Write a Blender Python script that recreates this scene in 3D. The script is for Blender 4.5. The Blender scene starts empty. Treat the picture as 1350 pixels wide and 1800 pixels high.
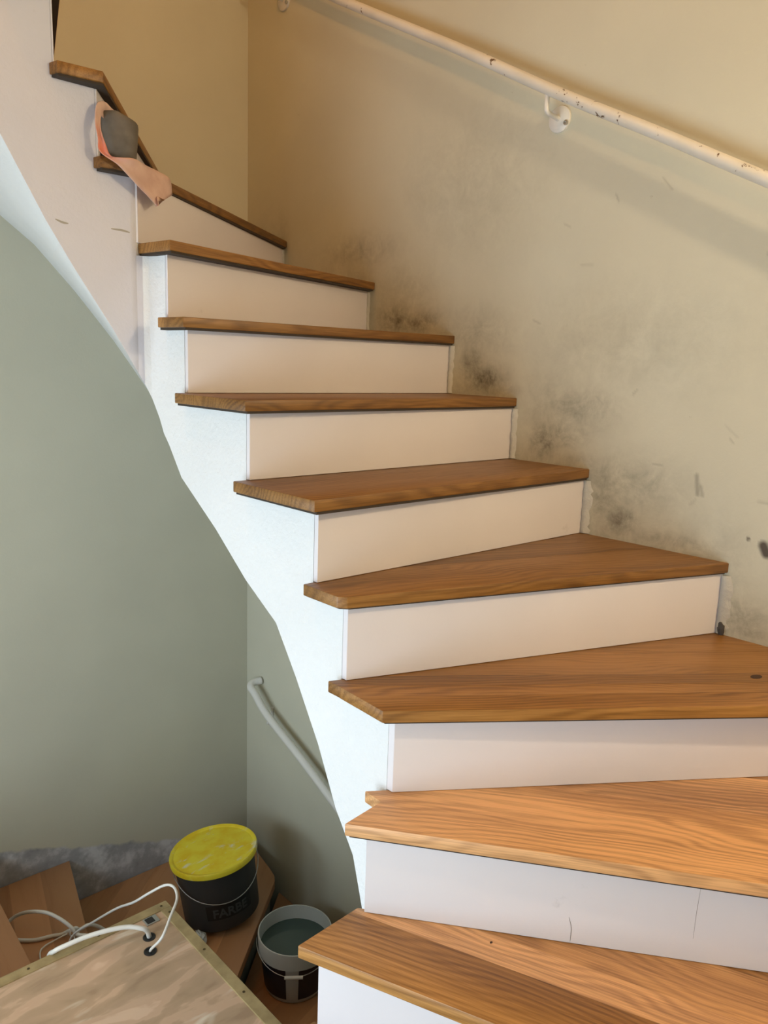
import bpy, bmesh, math, random
from mathutils import Vector, Matrix
random.seed(4)
H = 0.18                      # one riser; plan units u (across), v (along), z all in risers
def W(u, v, z): return Vector((u*H, v*H, z*H))
SC = bpy.context.scene
COL = SC.collection
# ------------------------------------------------------------------ camera
F_PX, PITCH, ROLL, ZC = 1391.68, math.radians(10.635), math.radians(1.9504), 6.488
Rv = Vector((0.7304, -0.6831, 0.0)); Fh = Vector((0.6831, 0.7304, 0.0))
FW = Fh*math.cos(PITCH) + Vector((0, 0, -math.sin(PITCH)))
UP = Fh*math.sin(PITCH) + Vector((0, 0, math.cos(PITCH)))
rc = Rv*math.cos(ROLL) + UP*math.sin(ROLL)
uc = -Rv*math.sin(ROLL) + UP*math.cos(ROLL)
cam = bpy.data.cameras.new('camera'); co = bpy.data.objects.new('camera', cam); COL.objects.link(co)
M = Matrix((( rc.x, uc.x, -FW.x, 0), (rc.y, uc.y, -FW.y, 0), (rc.z, uc.z, -FW.z, 0), (0, 0, 0, 1)))
co.matrix_world = Matrix.Translation(W(0, 0, ZC)) @ M
cam.sensor_fit = 'HORIZONTAL'; cam.sensor_width = 36; cam.lens = F_PX/1350*36
cam.clip_start = 0.02
SC.camera = co
# ------------------------------------------------------------------ world, lights, exposure
wd = bpy.data.worlds.new('world'); SC.world = wd; wd.use_nodes = True
wd.node_tree.nodes['Background'].inputs[0].default_value = (0.75, 0.88, 1, 1)
wd.node_tree.nodes['Background'].inputs[1].default_value = 1.0
def area(name, loc, target, sx, sy, power, color):
    l = bpy.data.lights.new(name, 'AREA'); l.shape = 'RECTANGLE'; l.size = sx; l.size_y = sy
    l.energy = power; l.color = color
    o = bpy.data.objects.new(name, l); COL.objects.link(o); o.location = loc
    o.rotation_euler = (target-loc).to_track_quat('-Z', 'Y').to_euler()
    return o
def bulb(name, loc, power, color, r):
    l = bpy.data.lights.new(name, 'POINT'); l.energy = power; l.color = color; l.shadow_soft_size = r
    o = bpy.data.objects.new(name, l); COL.objects.link(o); o.location = loc; return o
area('window_daylight', W(-5.6, 5.8, 2.1), W(5.4, 8.5, 1.5), 1.35, 1.25, 24, (0.72, 0.88, 1.0))
area('added_fill_daylight', W(-5.6, 13.1, 1.9), W(9, 13.1, 1.5), .72, .72, 8, (0.70, 0.88, 1.0))  # added fill light, brightens the lower right wall and soffit
bulb('landing_lamp_light', W(7.9, -2.2, 10.6), 26, (1.0, 0.76, 0.50), 0.035)
bulb('upstairs_lamp_light', W(1.0, 9.0, 18.5), 16, (1.0, 0.40, 0.06), 0.05)
SC.view_settings.view_transform = 'Standard'; SC.view_settings.look = 'None'
SC.view_settings.gamma = 1; SC.view_settings.use_curve_mapping = False
SC.view_settings.exposure = 0.66
# ------------------------------------------------------------------ helpers
def link(name, me, mat=None, parent=None, loc=None):
    o = bpy.data.objects.new(name, me); COL.objects.link(o)
    if mat is not None:
        me.materials.clear(); me.materials.append(mat)
    if loc is not None: o.location = loc
    if parent is not None: o.parent = parent
    return o
def obj(name, bm, mat, parent=None, smooth=False, loc=None):
    bmesh.ops.recalc_face_normals(bm, faces=bm.faces)
    me = bpy.data.meshes.new(name); bm.to_mesh(me); bm.free()
    if smooth:
        for p in me.polygons: p.use_smooth = True
    return link(name, me, mat, parent, loc)
def empty(name, loc, label, cat, group=None):
    o = bpy.data.objects.new(name, None); COL.objects.link(o); o.location = loc; o.empty_display_size = .1
    o['label'] = label; o['category'] = cat
    if group: o['group'] = group
    return o
def tag(o, label, cat, group=None):
    o['label'] = label; o['category'] = cat
    if group: o['group'] = group
    return o
def structure(o): o['kind'] = 'structure'; return o
def auto_smooth(o, ang=40):
    me = o.data
    for p in me.polygons: p.use_smooth = True
    bm = bmesh.new(); bm.from_mesh(me)
    for e in bm.edges:
        if len(e.link_faces) == 2 and e.calc_face_angle(0) > math.radians(ang): e.smooth = False
    bm.to_mesh(me); bm.free()
    return o
def prism(bm, pts, z0, z1):
    """pts: list of 2D metres; z0,z1 metres"""
    a = [bm.verts.new((p[0], p[1], z0)) for p in pts]; b = [bm.verts.new((p[0], p[1], z1)) for p in pts]
    bm.faces.new(a[::-1]); bm.faces.new(b)
    n = len(pts)
    for i in range(n): bm.faces.new((a[i], a[(i+1) % n], b[(i+1) % n], b[i]))
    return a+b
def box(bm, lo, hi):
    return prism(bm, [(lo[0], lo[1]), (hi[0], lo[1]), (hi[0], hi[1]), (lo[0], hi[1])], lo[2], hi[2])
def bevel(bm, w, seg=2, edges=None):
    bmesh.ops.bevel(bm, geom=edges if edges is not None else bm.edges[:], offset=w, segments=seg, affect='EDGES', profile=0.5, clamp_overlap=True)
def lathe(bm, prof, n=48, ctr=(0, 0, 0), cap0=True, cap1=True):
    rings = []
    for r, z in prof:
        rings.append([bm.verts.new((ctr[0]+r*math.cos(2*math.pi*i/n), ctr[1]+r*math.sin(2*math.pi*i/n), ctr[2]+z)) for i in range(n)])
    for a, b in zip(rings, rings[1:]):
        for i in range(n): bm.faces.new((a[i], a[(i+1) % n], b[(i+1) % n], b[i]))
    if cap0: bm.faces.new(rings[0][::-1])
    if cap1: bm.faces.new(rings[-1])
def spline(P, k=8):
    P = [Vector(p) for p in P]; Q = [P[0]*2-P[1]]+P+[P[-1]*2-P[-2]]; out = []
    for i in range(1, len(Q)-2):
        p0, p1, p2, p3 = Q[i-1:i+3]
        for j in range(k):
            t = j/k
            out.append(.5*((2*p1)+(p2-p0)*t+(2*p0-5*p1+4*p2-p3)*t*t+(3*p1-p0-3*p2+p3)*t**3))
    out.append(P[-1]); return out
def tube(bm, path, r, n=12, rfun=None):
    rings = []; ref = None
    for i, p in enumerate(path):
        t = (path[min(i+1, len(path)-1)]-path[max(i-1, 0)]).normalized()
        if ref is None: ref = t.orthogonal().normalized()
        ref = (ref-t*ref.dot(t)).normalized(); b = t.cross(ref)
        rr = rfun(i/(len(path)-1)) if rfun else r
        rings.append([bm.verts.new(p+(ref*math.cos(2*math.pi*k/n)+b*math.sin(2*math.pi*k/n))*rr) for k in range(n)])
    for a, c in zip(rings, rings[1:]):
        for k in range(n): bm.faces.new((a[k], a[(k+1) % n], c[(k+1) % n], c[k]))
    bm.faces.new(rings[0][::-1]); bm.faces.new(rings[-1])
# ------------------------------------------------------------------ materials
def mat(name, col, rough=0.6, metal=0.0, spec=0.5):
    m = bpy.data.materials.new(name); m.use_nodes = True
    b = m.node_tree.nodes['Principled BSDF']
    b.inputs['Base Color'].default_value = (*col, 1); b.inputs['Roughness'].default_value = rough
    b.inputs['Metallic'].default_value = metal; b.inputs['Specular IOR Level'].default_value = spec
    return m
class NT:
    def __init__(s, m): s.t = m.node_tree; s.n = s.t.nodes; s.b = s.n['Principled BSDF']
    def new(s, ty, **kw):
        x = s.n.new(ty)
        for k, v in kw.items(): setattr(x, k, v)
        return x
    def link(s, a, b): s.t.links.new(a, b)
    def coord(s, which='Object', scale=(1, 1, 1), loc=(0, 0, 0)):
        tc = s.new('ShaderNodeTexCoord'); mp = s.new('ShaderNodeMapping')
        mp.inputs['Scale'].default_value = scale; mp.inputs['Location'].default_value = loc
        s.link(tc.outputs[which], mp.inputs[0]); return mp.outputs[0]
    def noise(s, vec, scale, detail=4, rough=.5, dist=0):
        x = s.new('ShaderNodeTexNoise'); x.inputs['Scale'].default_value = scale; x.inputs['Detail'].default_value = detail
        x.inputs['Roughness'].default_value = rough; x.inputs['Distortion'].default_value = dist
        s.link(vec, x.inputs['Vector']); return x.outputs['Fac']
    def ramp(s, fac, stops):
        x = s.new('ShaderNodeValToRGB'); e = x.color_ramp.elements
        while len(e) > 1: e.remove(e[0])
        e[0].position = stops[0][0]; e[0].color = (*stops[0][1], 1)
        for p, c in stops[1:]:
            k = e.new(p); k.color = (*c, 1)
        s.link(fac, x.inputs[0]); return x.outputs[0]
    def math(s, op, a, b=0.0, c=None, clamp=False):
        x = s.new('ShaderNodeMath', operation=op); x.use_clamp = clamp
        for i, q in enumerate((a, b, c)):
            if q is None: continue
            if isinstance(q, (int, float)): x.inputs[i].default_value = q
            else: s.link(q, x.inputs[i])
        return x.outputs[0]
    def mix(s, f, a, b, mode='MIX'):
        x = s.new('ShaderNodeMixRGB', blend_type=mode)
        for i, q in enumerate((f, a, b)):
            if isinstance(q, (int, float)): x.inputs[i].default_value = q
            elif isinstance(q, tuple): x.inputs[i].default_value = (*q, 1)
            else: s.link(q, x.inputs[i])
        return x.outputs[0]
    def bump(s, h, strength=.3, dist=.002):
        x = s.new('ShaderNodeBump'); x.inputs['Strength'].default_value = strength; x.inputs['Distance'].default_value = dist
        s.link(h, x.inputs['Height']); s.link(x.outputs[0], s.b.inputs['Normal'])
    def color(s, c): s.link(c, s.b.inputs['Base Color'])

def plaster(name, col, grain=90, bstr=.35, bdist=.0016, mottle=.05, scuffs=0.0, rough=.85):
    m = mat(name, col, rough, spec=.25); t = NT(m); v = t.coord()
    big = t.noise(v, 2.2, 4)
    dark = tuple(c*(1-mottle*2) for c in col); lite = tuple(min(1, c*(1+mottle)) for c in col)
    c = t.ramp(big, [(.3, dark), (.7, lite)])
    if scuffs:
        s1 = t.noise(v, 9, 8, .7); k = t.math('MULTIPLY', t.math('SUBTRACT', s1, .66, clamp=True), 9*scuffs, clamp=True)
        c = t.mix(k, c, tuple(x*.45 for x in col))
    t.color(c)
    n = t.math('ADD', t.noise(v, grain, 5, .6), t.math('MULTIPLY', t.noise(v, 18, 3), .6))
    t.bump(n, bstr, bdist)
    return m
M_white = plaster('stringer_plaster', (.76, .77, .77), 75, .9, .0035, .03, .5)
M_riser = plaster('riser_paint', (.735, .70, .715), 140, .18, .001, .025, .35)
M_step = plaster('step_side_plaster', (.74, .71, .67), 80, .4, .0015, .03)
M_wallback = plaster('wall_paint', (.60, .58, .465), 130, .3, .0014, .03)
M_ceil = plaster('ceiling_paint', (.75, .72, .64), 90, .2)
M_caulk = plaster('old_filler', (.62, .60, .54), 60, .8, .004, .12, 1.0)

# right wall: dirt attribute breaks up with noise
m = M_wallright = plaster('wall_paint_scuffed', (.60, .58, .465), 130, .3, .0014, .03)
t = NT(m); base = t.b.inputs['Base Color'].links[0].from_socket
at = t.new('ShaderNodeAttribute', attribute_name='dirt'); v = t.coord()
n1 = t.noise(v, 14, 8, .68, .6); n2 = t.noise(v, 55, 6, .7)
k = t.math('MULTIPLY', at.outputs['Fac'], t.math('MULTIPLY', t.math('SUBTRACT', t.math('ADD', n1, t.math('MULTIPLY', n2, .45)), .50, clamp=True), 2.4), clamp=True)
c = t.mix(k, base, (.11, .10, .075))
at2 = t.new('ShaderNodeAttribute', attribute_name='scratch')
c = t.mix(t.math('MULTIPLY', at2.outputs['Fac'], .85, clamp=True), c, (.10, .085, .07))
sp = t.noise(v, 24, 4, .75, 1.5)
c = t.mix(t.math('MULTIPLY', t.math('SUBTRACT', sp, .70, clamp=True), 6, clamp=True), c, (.30, .26, .17))
t.color(c)
# back wall: bare grey filler band above the lower steps
m = M_wallbackband = plaster('wall_paint_with_bare_band', (.60, .58, .465), 130, .3, .0014, .03)
t = NT(m); base = t.b.inputs['Base Color'].links[0].from_socket
at = t.new('ShaderNodeAttribute', attribute_name='band'); v = t.coord()
w = t.math('ADD', at.outputs['Fac'], t.math('MULTIPLY', t.math('SUBTRACT', t.noise(v, 11, 6, .6), .5), .35))
k = t.math('MULTIPLY', t.math('SUBTRACT', w, .5, clamp=True), 12, clamp=True)
pl = t.ramp(t.noise(v, 7, 6, .65), [(.35, (.30, .30, .31)), (.5, (.40, .40, .42)), (.62, (.66, .66, .68))])
t.color(t.mix(k, base, pl))

def wood(name, dark, mid, lite, rough=.36, rings=150, flame=2.1, pore=.68, coat=0.15):
    m = mat(name, mid, rough); t = NT(m)
    oi = t.new('ShaderNodeObjectInfo')
    tc = t.new('ShaderNodeTexCoord'); sp = t.new('ShaderNodeSeparateXYZ'); t.link(tc.outputs['Object'], sp.inputs[0])
    tone = t.new('ShaderNodeAttribute', attribute_type='OBJECT', attribute_name='tone')
    seed = t.new('ShaderNodeAttribute', attribute_type='OBJECT', attribute_name='seed')
    def vec(sx, sy, sz, off=1.0):
        c = t.new('ShaderNodeCombineXYZ')
        t.link(t.math('MULTIPLY_ADD', sp.outputs[0], sx, t.math('MULTIPLY', seed.outputs['Fac'], 7.31*off)), c.inputs[0])
        t.link(t.math('MULTIPLY', sp.outputs[1], sy), c.inputs[1])
        t.link(t.math('MULTIPLY_ADD', sp.outputs[2], sz, t.math('MULTIPLY', seed.outputs['Fac'], 3.7)), c.inputs[2])
        return c.outputs[0]
    warp = t.noise(vec(1.5, 5.0, 5.0), 1.0, 2.5, .5, .25)
    fine = t.noise(vec(3.0, 30, 30), 1.0, 3, .6)
    ph = t.math('ADD', t.math('MULTIPLY', t.math('MULTIPLY_ADD', sp.outputs[2], .7, sp.outputs[1]), rings), t.math('MULTIPLY', warp, rings*flame/8))
    ph = t.math('ADD', ph, t.math('MULTIPLY', fine, 1.1))
    s = t.math('MULTIPLY_ADD', t.math('SINE', t.math('MULTIPLY', ph, 2.6)), .5, .5)
    s = t.math('POWER', s, 1.5)
    str_ = t.noise(vec(9, 330, 330), 1.0, 3, .65)
    broad = t.noise(vec(.9, 9, 9, 2.0), 1.0, 3, .5)
    f = t.math('ADD', t.math('MULTIPLY', t.math('MULTIPLY', s, t.math('MULTIPLY', t.noise(vec(2.2, 12, 12, 3.0), 1.0, 2, .5), 1.0)), .34), t.math('MULTIPLY', str_, pore))
    f = t.math('ADD', f, t.math('MULTIPLY', t.math('SUBTRACT', broad, .5), .9))
    c = t.ramp(f, [(.20, lite), (.50, mid), (.82, dark)])
    ray = t.noise(vec(26, 90, 90), 1.0, 2, .5)          # medullary flecks
    c = t.mix(t.math('MULTIPLY', t.math('SUBTRACT', ray, .64, clamp=True), 1.3, clamp=True), c, lite)
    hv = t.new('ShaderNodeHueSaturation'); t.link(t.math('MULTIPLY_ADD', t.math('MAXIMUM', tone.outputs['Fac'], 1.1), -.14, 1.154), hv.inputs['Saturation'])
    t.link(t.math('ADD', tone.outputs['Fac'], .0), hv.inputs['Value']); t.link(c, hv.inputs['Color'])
    t.color(hv.outputs[0])
    t.bump(t.math('ADD', str_, t.math('MULTIPLY', s, .4)), .12, .0007)
    t.link(t.math('MULTIPLY_ADD', str_, .2, rough-.1), t.b.inputs['Roughness'])
    t.b.inputs['Coat Weight'].default_value = coat; t.b.inputs['Coat Roughness'].default_value = .3
    return m
M_oak = wood('oiled_oak', (.095, .036, .007), (.225, .099, .019), (.38, .185, .046), .45, coat=.0)
M_beech = wood('lower_step_wood', (.28, .12, .045), (.40, .18, .07), (.47, .23, .10), .45, rings=60, flame=1.0, pore=.25, coat=.1)
M_bed = mat('dark_bedding', (.045, .032, .022), .9)
M_knot = mat('knot_wood', (.05, .022, .01), .7)
M_lowface = plaster('lower_riser_paint', (.33, .35, .31), 90, .3)
M_black = mat('black_plastic', (.012, .012, .012), .5)
M_steel = mat('steel', (.55, .55, .53), .35, 1.0)
M_screw = mat('screw_head', (.10, .07, .03), .5, .6)
# rail paint with chips
m = M_rail = mat('chipped_rail_paint', (.74, .70, .62), .38); t = NT(m); v = t.coord()
ch = t.noise(v, 26, 6, .72, .3); z2 = t.noise(v, 3.0, 2)
kk = t.math('MULTIPLY', t.math('SUBTRACT', t.math('ADD', ch, t.math('MULTIPLY', z2, .25)), .755, clamp=True), 40, clamp=True)
t.color(t.mix(kk, t.ramp(t.noise(v, 6, 3), [(.3, (.68, .64, .55)), (.7, (.78, .74, .67))]), (.13, .07, .03)))
t.bump(t.math('MULTIPLY', kk, -1.0), .5, .001)
M_railw = mat('white_metal_paint', (.72, .70, .65), .4)
# ------------------------------------------------------------------ room shell
U0, U1, V0, V1, Z0, Z1 = -5.0, 10.5, -3.5, 16.1, -8.9, 24.0
def frange(a, b, n): return [a+(b-a)*i/n for i in range(n+1)]
def gridwall(name, pos, A, B, mt, attrs, back):
    """A, B coordinate lists; pos(a,b) -> point on face; attrs name->fun(a,b); back = thickness vector"""
    me = bpy.data.meshes.new(name); na, nb = len(A), len(B)
    vs = [pos(a, b) for b in B for a in A]; n0 = len(vs)
    cs = [pos(a, b)+back for a, b in ((A[0], B[0]), (A[-1], B[0]), (A[-1], B[-1]), (A[0], B[-1]))]
    fs = [(j*na+i, j*na+i+1, (j+1)*na+i+1, (j+1)*na+i) for j in range(nb-1) for i in range(na-1)]
    fs.append((n0, n0+3, n0+2, n0+1))
    e = [[i for i in range(na)], [j*na+na-1 for j in range(nb)], [(nb-1)*na+i for i in range(na-1, -1, -1)], [j*na for j in range(nb-1, -1, -1)]]
    for q in range(4): fs.append(tuple(e[q][::-1]) + (n0+q, n0+(q+1) % 4))
    me.from_pydata(vs+cs, [], fs); 
    for an, fn in attrs.items():
        at = me.attributes.new(an, 'FLOAT', 'POINT')
        vals = [fn(a, b) for b in B for a in A]+[0]*4
        at.data.foreach_set('value', vals)
    bm = bmesh.new(); bm.from_mesh(me); bmesh.ops.recalc_face_normals(bm, faces=bm.faces); bm.to_mesh(me); bm.free()
    return structure(link(name, me, mt))
SM = [(10.5, 7.22, .50, .22, .9), (10.75, 7.1, .5, .22, .5), (11.1, 7.3, .5, .28, .85), (10.9, 7.7, .7, .5, .35), (8.84, 6.29, .40, .22, 1.), (9.15, 6.45, .26, .38, .8), (8.7, 6.12, .6, .12, .6), (9.1, 7.0, .7, .4, .4),
      (7.55, 5.33, .24, .30, 1.), (7.2, 5.50, .40, .20, .75), (7.0, 5.9, .6, .30, .55), (7.5, 5.9, .5, .5, .35), (6.9, 5.12, .5, .12, .5),
      (6.07, 4.30, .26, .20, .95), (5.2, 4.14, .7, .12, .6), (6.45, 4.5, .35, .5, .5), (5.2, 3.95, .8, .25, .5), (6.1, 4.85, .8, .35, .55), (4.3, 3.3, .5, .25, .6), (4.0, 3.12, .6, .10, .6), (4.5, 3.9, .4, .6, .3), (9.3, 9.5, 1.3, 1., .22), (12.2, 8.6, .9, .25, .5), (6.4, 6.9, 1.6, .7, .22)]
SLOPE = [(1.98, 3), (4.45, 4), (6.7, 5), (8.15, 6), (9.6, 7), (11.8, 8), (14.6, 9), (16.1, 10)]
def dirt(v, z):
    d = 0
    for a, b, ra, rb, s in SM:
        q = ((v-a)/ra)**2+((z-b)/rb)**2
        if q < 9: d = max(d, s*math.exp(-q*.7))
    for i, (vv, k) in enumerate(SLOPE[:-1]):      # scuff band just above each tread
        v2 = SLOPE[i+1][0]; h = z-k
        if 0 < h < 1.8: d = max(d, .40*math.exp(-h*2.2)*min(1, max(0, (v-vv+.25)/.4))*min(1, max(0, (v2-v+.1)/.2)))
    return min(1, d)
SCR = []
random.seed(11)
for _ in range(13):
    vv = random.uniform(3.9, 10.5); zz = 3.6+(vv-3.9)*.62+random.uniform(.5, 4.2)
    L = random.uniform(.05, .22); an = random.uniform(-1.0, 1.2)
    SCR.append((vv, zz, vv+L*math.cos(an), zz+L*math.sin(an), .011, random.uniform(.12, .34)))
SCR += [(4.97, 5.12, 4.93, 4.86, .022, .5), (4.90, 4.98, 4.86, 4.85, .018, .4), (3.98, 4.32, 3.93, 4.22, .045, 1.4), (4.18, 4.38, 4.185, 4.37, .018, 1.1),]
def scratch(v, z):
    d = 0
    for a, b, c, e, r, s in SCR:
        if abs(v-a) > .5 or abs(z-b) > .5: continue
        L2 = (c-a)**2+(e-b)**2; tt = max(0, min(1, ((v-a)*(c-a)+(z-b)*(e-b))/L2))
        q = math.hypot(v-a-tt*(c-a), z-b-tt*(e-b))/r
        d = max(d, s*max(0, 1-q*q*.3))
    return d
VA = frange(V0, 3, 6)+frange(3, 10.6, 300)[1:]+frange(10.6, V1, 90)[1:]
ZA = frange(Z0, 2.5, 12)+frange(2.5, 11.5, 330)[1:]+frange(11.5, Z1, 12)[1:]
wr = gridwall('wall_right', lambda a, b: W(U1, a, b), VA, ZA, M_wallright, {'dirt': dirt, 'scratch': scratch}, W(.8, 0, 0))
def band(u, z):
    top = -3.72+(u-4.47)*(-5.05+3.72)/(8.32-4.47) if u > 4.4 else -3.72+(4.4-u)*.42
    return max(0, min(1, .5+(top-z)*1.2))
wb = gridwall('wall_back', lambda a, b: W(a, V1, b), frange(U0-.8, U1+.8, 130), frange(Z0, -2, 90)+frange(-2, Z1, 10)[1:], M_wallbackband, {'band': band}, W(0, .8, 0))
bm = bmesh.new(); box(bm, W(U0-.8, V0-.8, Z0), W(U1+.8, V0, Z1)); structure(obj('wall_front', bm, M_wallback))
# left wall with a window opening
WV0, WV1, WZ0, WZ1 = 2.0, 9.6, -1.2, 5.6
bm = bmesh.new()
XV0, XV1, XZ0, XZ1 = 11.1, 15.1, -.1, 3.9  # second opening, invented to let the added fill light in
for lo, hi in (((U0-.8, V0, Z0), (U0, WV0, Z1)), ((U0-.8, WV1, Z0), (U0, XV0, Z1)), ((U0-.8, XV1, Z0), (U0, V1, Z1)), ((U0-.8, XV0, Z0), (U0, XV1, XZ0)), ((U0-.8, XV0, XZ1), (U0, XV1, Z1)), ((U0-.8, WV0, Z0), (U0, WV1, WZ0)), ((U0-.8, WV0, WZ1), (U0, WV1, Z1))):
    box(bm, W(*lo), W(*hi))
structure(obj('wall_left', bm, M_wallback))
bm = bmesh.new()
for lo, hi in (((-5.5, WV0, WZ0), (-5.2, WV0+.3, WZ1)), ((-5.5, WV1-.3, WZ0), (-5.2, WV1, WZ1)), ((-5.5, WV0, WZ0), (-5.2, WV1, WZ0+.3)), ((-5.5, WV0, WZ1-.3), (-5.2, WV1, WZ1)), ((-5.48, 5.7, WZ0), (-5.22, 5.9, WZ1))):
    box(bm, W(*lo), W(*hi))
structure(obj('window_1', bm, M_railw))
bm = bmesh.new()
for lo, hi in (((-5.5, XV0, XZ0), (-5.2, XV0+.25, XZ1)), ((-5.5, XV1-.25, XZ0), (-5.2, XV1, XZ1)), ((-5.5, XV0, XZ0), (-5.2, XV1, XZ0+.25)), ((-5.5, XV0, XZ1-.25), (-5.2, XV1, XZ1))):
    box(bm, W(*lo), W(*hi))
structure(obj('added_fill_window', bm, M_railw))  # unseen frame added around the fill light's opening
bm = bmesh.new(); box(bm, W(U0-.8, V0-.8, Z0-.8), W(U1+.8, V1+.8, Z0)); structure(obj('floor', bm, M_lowface))
bm = bmesh.new(); box(bm, W(U0-.8, V0-.8, Z1), W(U1+.8, V1+.8, Z1+.8)); structure(obj('ceiling', bm, M_ceil))
# ------------------------------------------------------------------ upper flight
TH = .135
NOSE = [((3.45, 5.33), (3.9, -3.5)), ((4.05, 5.33), (7.54, -3.5)), ((4.66, 5.40), (10.5, -2.59)), ((5.21, 5.49), (10.5, 1.53)),
        ((5.31, 6.26), (10.5, 4.39)), ((5.22, 6.69), (10.5, 6.66)), ((5.25, 8.10), (10.5, 8.13)), ((5.27, 9.60), (10.5, 9.57)),
        ((5.31, 10.0), (10.5, 11.70)), ((5.0, 10.51), (10.5, 14.58)), ((4.68, 10.48), (8.5, 16.1)), ((4.2, 10.5), (6.1, 16.1)),
        ((3.6, 10.5), (3.9, 16.1)), ((3.0, 10.5), (1.7, 16.1))]
RIS = [((3.6, 5.27), (4.1, -3.5)), ((4.26, 5.27), (7.75, -3.5)), ((4.84, 5.27), (10.5, -2.15)), ((5.42, 5.52), (10.5, 1.98)),
       ((5.42, 6.32), (10.5, 4.45)), ((5.42, 6.87), (10.5, 6.71)), ((5.42, 8.26), (10.5, 8.18)), ((5.42, 9.76), (10.5, 9.65)),
       ((5.40, 10.25), (10.5, 11.87)), ((5.2, 10.69), (10.5, 14.70)), ((4.68, 10.7), (8.42, 16.1)), ((4.15, 10.7), (6.02, 16.1)),
       ((3.58, 10.7), (3.85, 16.1)), ((3.0, 10.7), (1.68, 16.1)), ((2.4, 10.7), (-.5, 16.1))]
def polylen(P):
    s = [0]
    for a, b in zip(P, P[1:]): s.append(s[-1]+math.dist(a, b))
    return s
class Path:
    def __init__(s, P): s.P = P; s.S = polylen(P)
    def at(s, d):
        d = max(0, min(s.S[-1], d))
        for i in range(len(s.P)-1):
            if d <= s.S[i+1]+1e-9:
                f = (d-s.S[i])/(s.S[i+1]-s.S[i]); a, b = s.P[i], s.P[i+1]
                return (a[0]+(b[0]-a[0])*f, a[1]+(b[1]-a[1])*f)
    def s_of(s, p):
        best = (1e9, 0)
        for i in range(len(s.P)-1):
            a, b = s.P[i], s.P[i+1]; L2 = (b[0]-a[0])**2+(b[1]-a[1])**2
            f = max(0, min(1, ((p[0]-a[0])*(b[0]-a[0])+(p[1]-a[1])*(b[1]-a[1]))/L2))
            q = (a[0]+(b[0]-a[0])*f, a[1]+(b[1]-a[1])*f); dd = math.dist(p, q)
            if dd < best[0]: best = (dd, s.S[i]+f*math.sqrt(L2))
        return best[1]
CORE = Path([(0.6, 5.27), (5.42, 5.27), (5.42, 8.3), (5.41, 10.3), (5.385, 10.52), (5.34, 10.64), (5.26, 10.7), (0.6, 10.7)])
OUT = Path([(-5, -3.5), (10.5, -3.5), (10.5, 16.1), (-5, 16.1)])
ZIN = [((3.0, 5.27), -2.9), ((4.3, 5.27), -1.3), ((5.42, 5.27), -.25), ((5.42, 5.93), .35), ((5.42, 6.12), .95), ((5.42, 6.45), 1.39), ((5.42, 6.79), 2.04), ((5.42, 7.25), 2.74),
       ((5.42, 7.67), 3.31), ((5.42, 8.34), 3.7), ((5.42, 9.06), 4.24), ((5.41, 9.96), 4.82), ((5.37, 10.42), 5.4), ((5.25, 10.66), 6.05),
       ((4.82, 10.7), 6.81), ((4.3, 10.7), 7.59), ((3.96, 10.7), 8.14), ((3.47, 10.7), 9.05), ((2.5, 10.7), 10.8), ((1, 10.7), 13)]
ZOUT = [((3.0, -3.5), -2.6), ((6.5, -3.5), -1.0), ((10.5, -3.5), 0.0), ((10.5, 4.4), 1.6), ((10.5, 8), 2.7), ((10.5, 12), 3.6), ((10.5, 16.1), 4.3),
        ((8.0, 16.1), 5.72), ((7.25, 16.1), 6.75), ((6.46, 16.1), 7.7), ((5.73, 16.1), 8.48), ((5.14, 16.1), 8.93), ((4, 16.1), 9.95), ((2, 16.1), 11.6), ((-1, 16.1), 12.3)]
def interp(path, table):
    T = sorted((path.s_of(p), z) for p, z in table)
    def f(s):
        if s <= T[0][0]: return T[0][1]
        for (a, za), (b, zb) in zip(T, T[1:]):
            if s <= b: return za+(zb-za)*(s-a)/(b-a)
        return T[-1][1]
    return f, [a for a, _ in T]
fin, s_in = interp(CORE, ZIN); fout, s_out = interp(OUT, ZOUT)
def shift(line, d):      # move a riser line back (uphill) by d
    (a, b), (c, e) = line; L = math.hypot(c-a, e-b); nx, ny = -(e-b)/L, (c-a)/L
    return ((a+nx*d, b+ny*d), (c+nx*d, e+ny*d))
stair = empty('staircase', W(7, 2, 0), 'winding white-plastered staircase with oiled oak treads rising to the left', 'staircase')
stair.location = (0, 0, 0)
KT = len(RIS)-1
def core_hit(line, k):
    (a, b), (c, e) = line
    if k <= 2: return (a+(c-a)*(5.27-b)/(e-b), 5.27)
    if k <= 7: return (5.42, b+(e-b)*(5.42-a)/(c-a))
    if k == 8: return CORE.at(CORE.s_of(line[0]))
    return (a+(c-a)*(10.7-b)/(e-b), 10.7)
bm = bmesh.new(); prev = None
S = []
for k in range(KT+1):
    q = shift(RIS[k], .075 if k < 9 else .025); S.append((CORE.s_of(core_hit(q, k)), OUT.s_of(q[1])))
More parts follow.
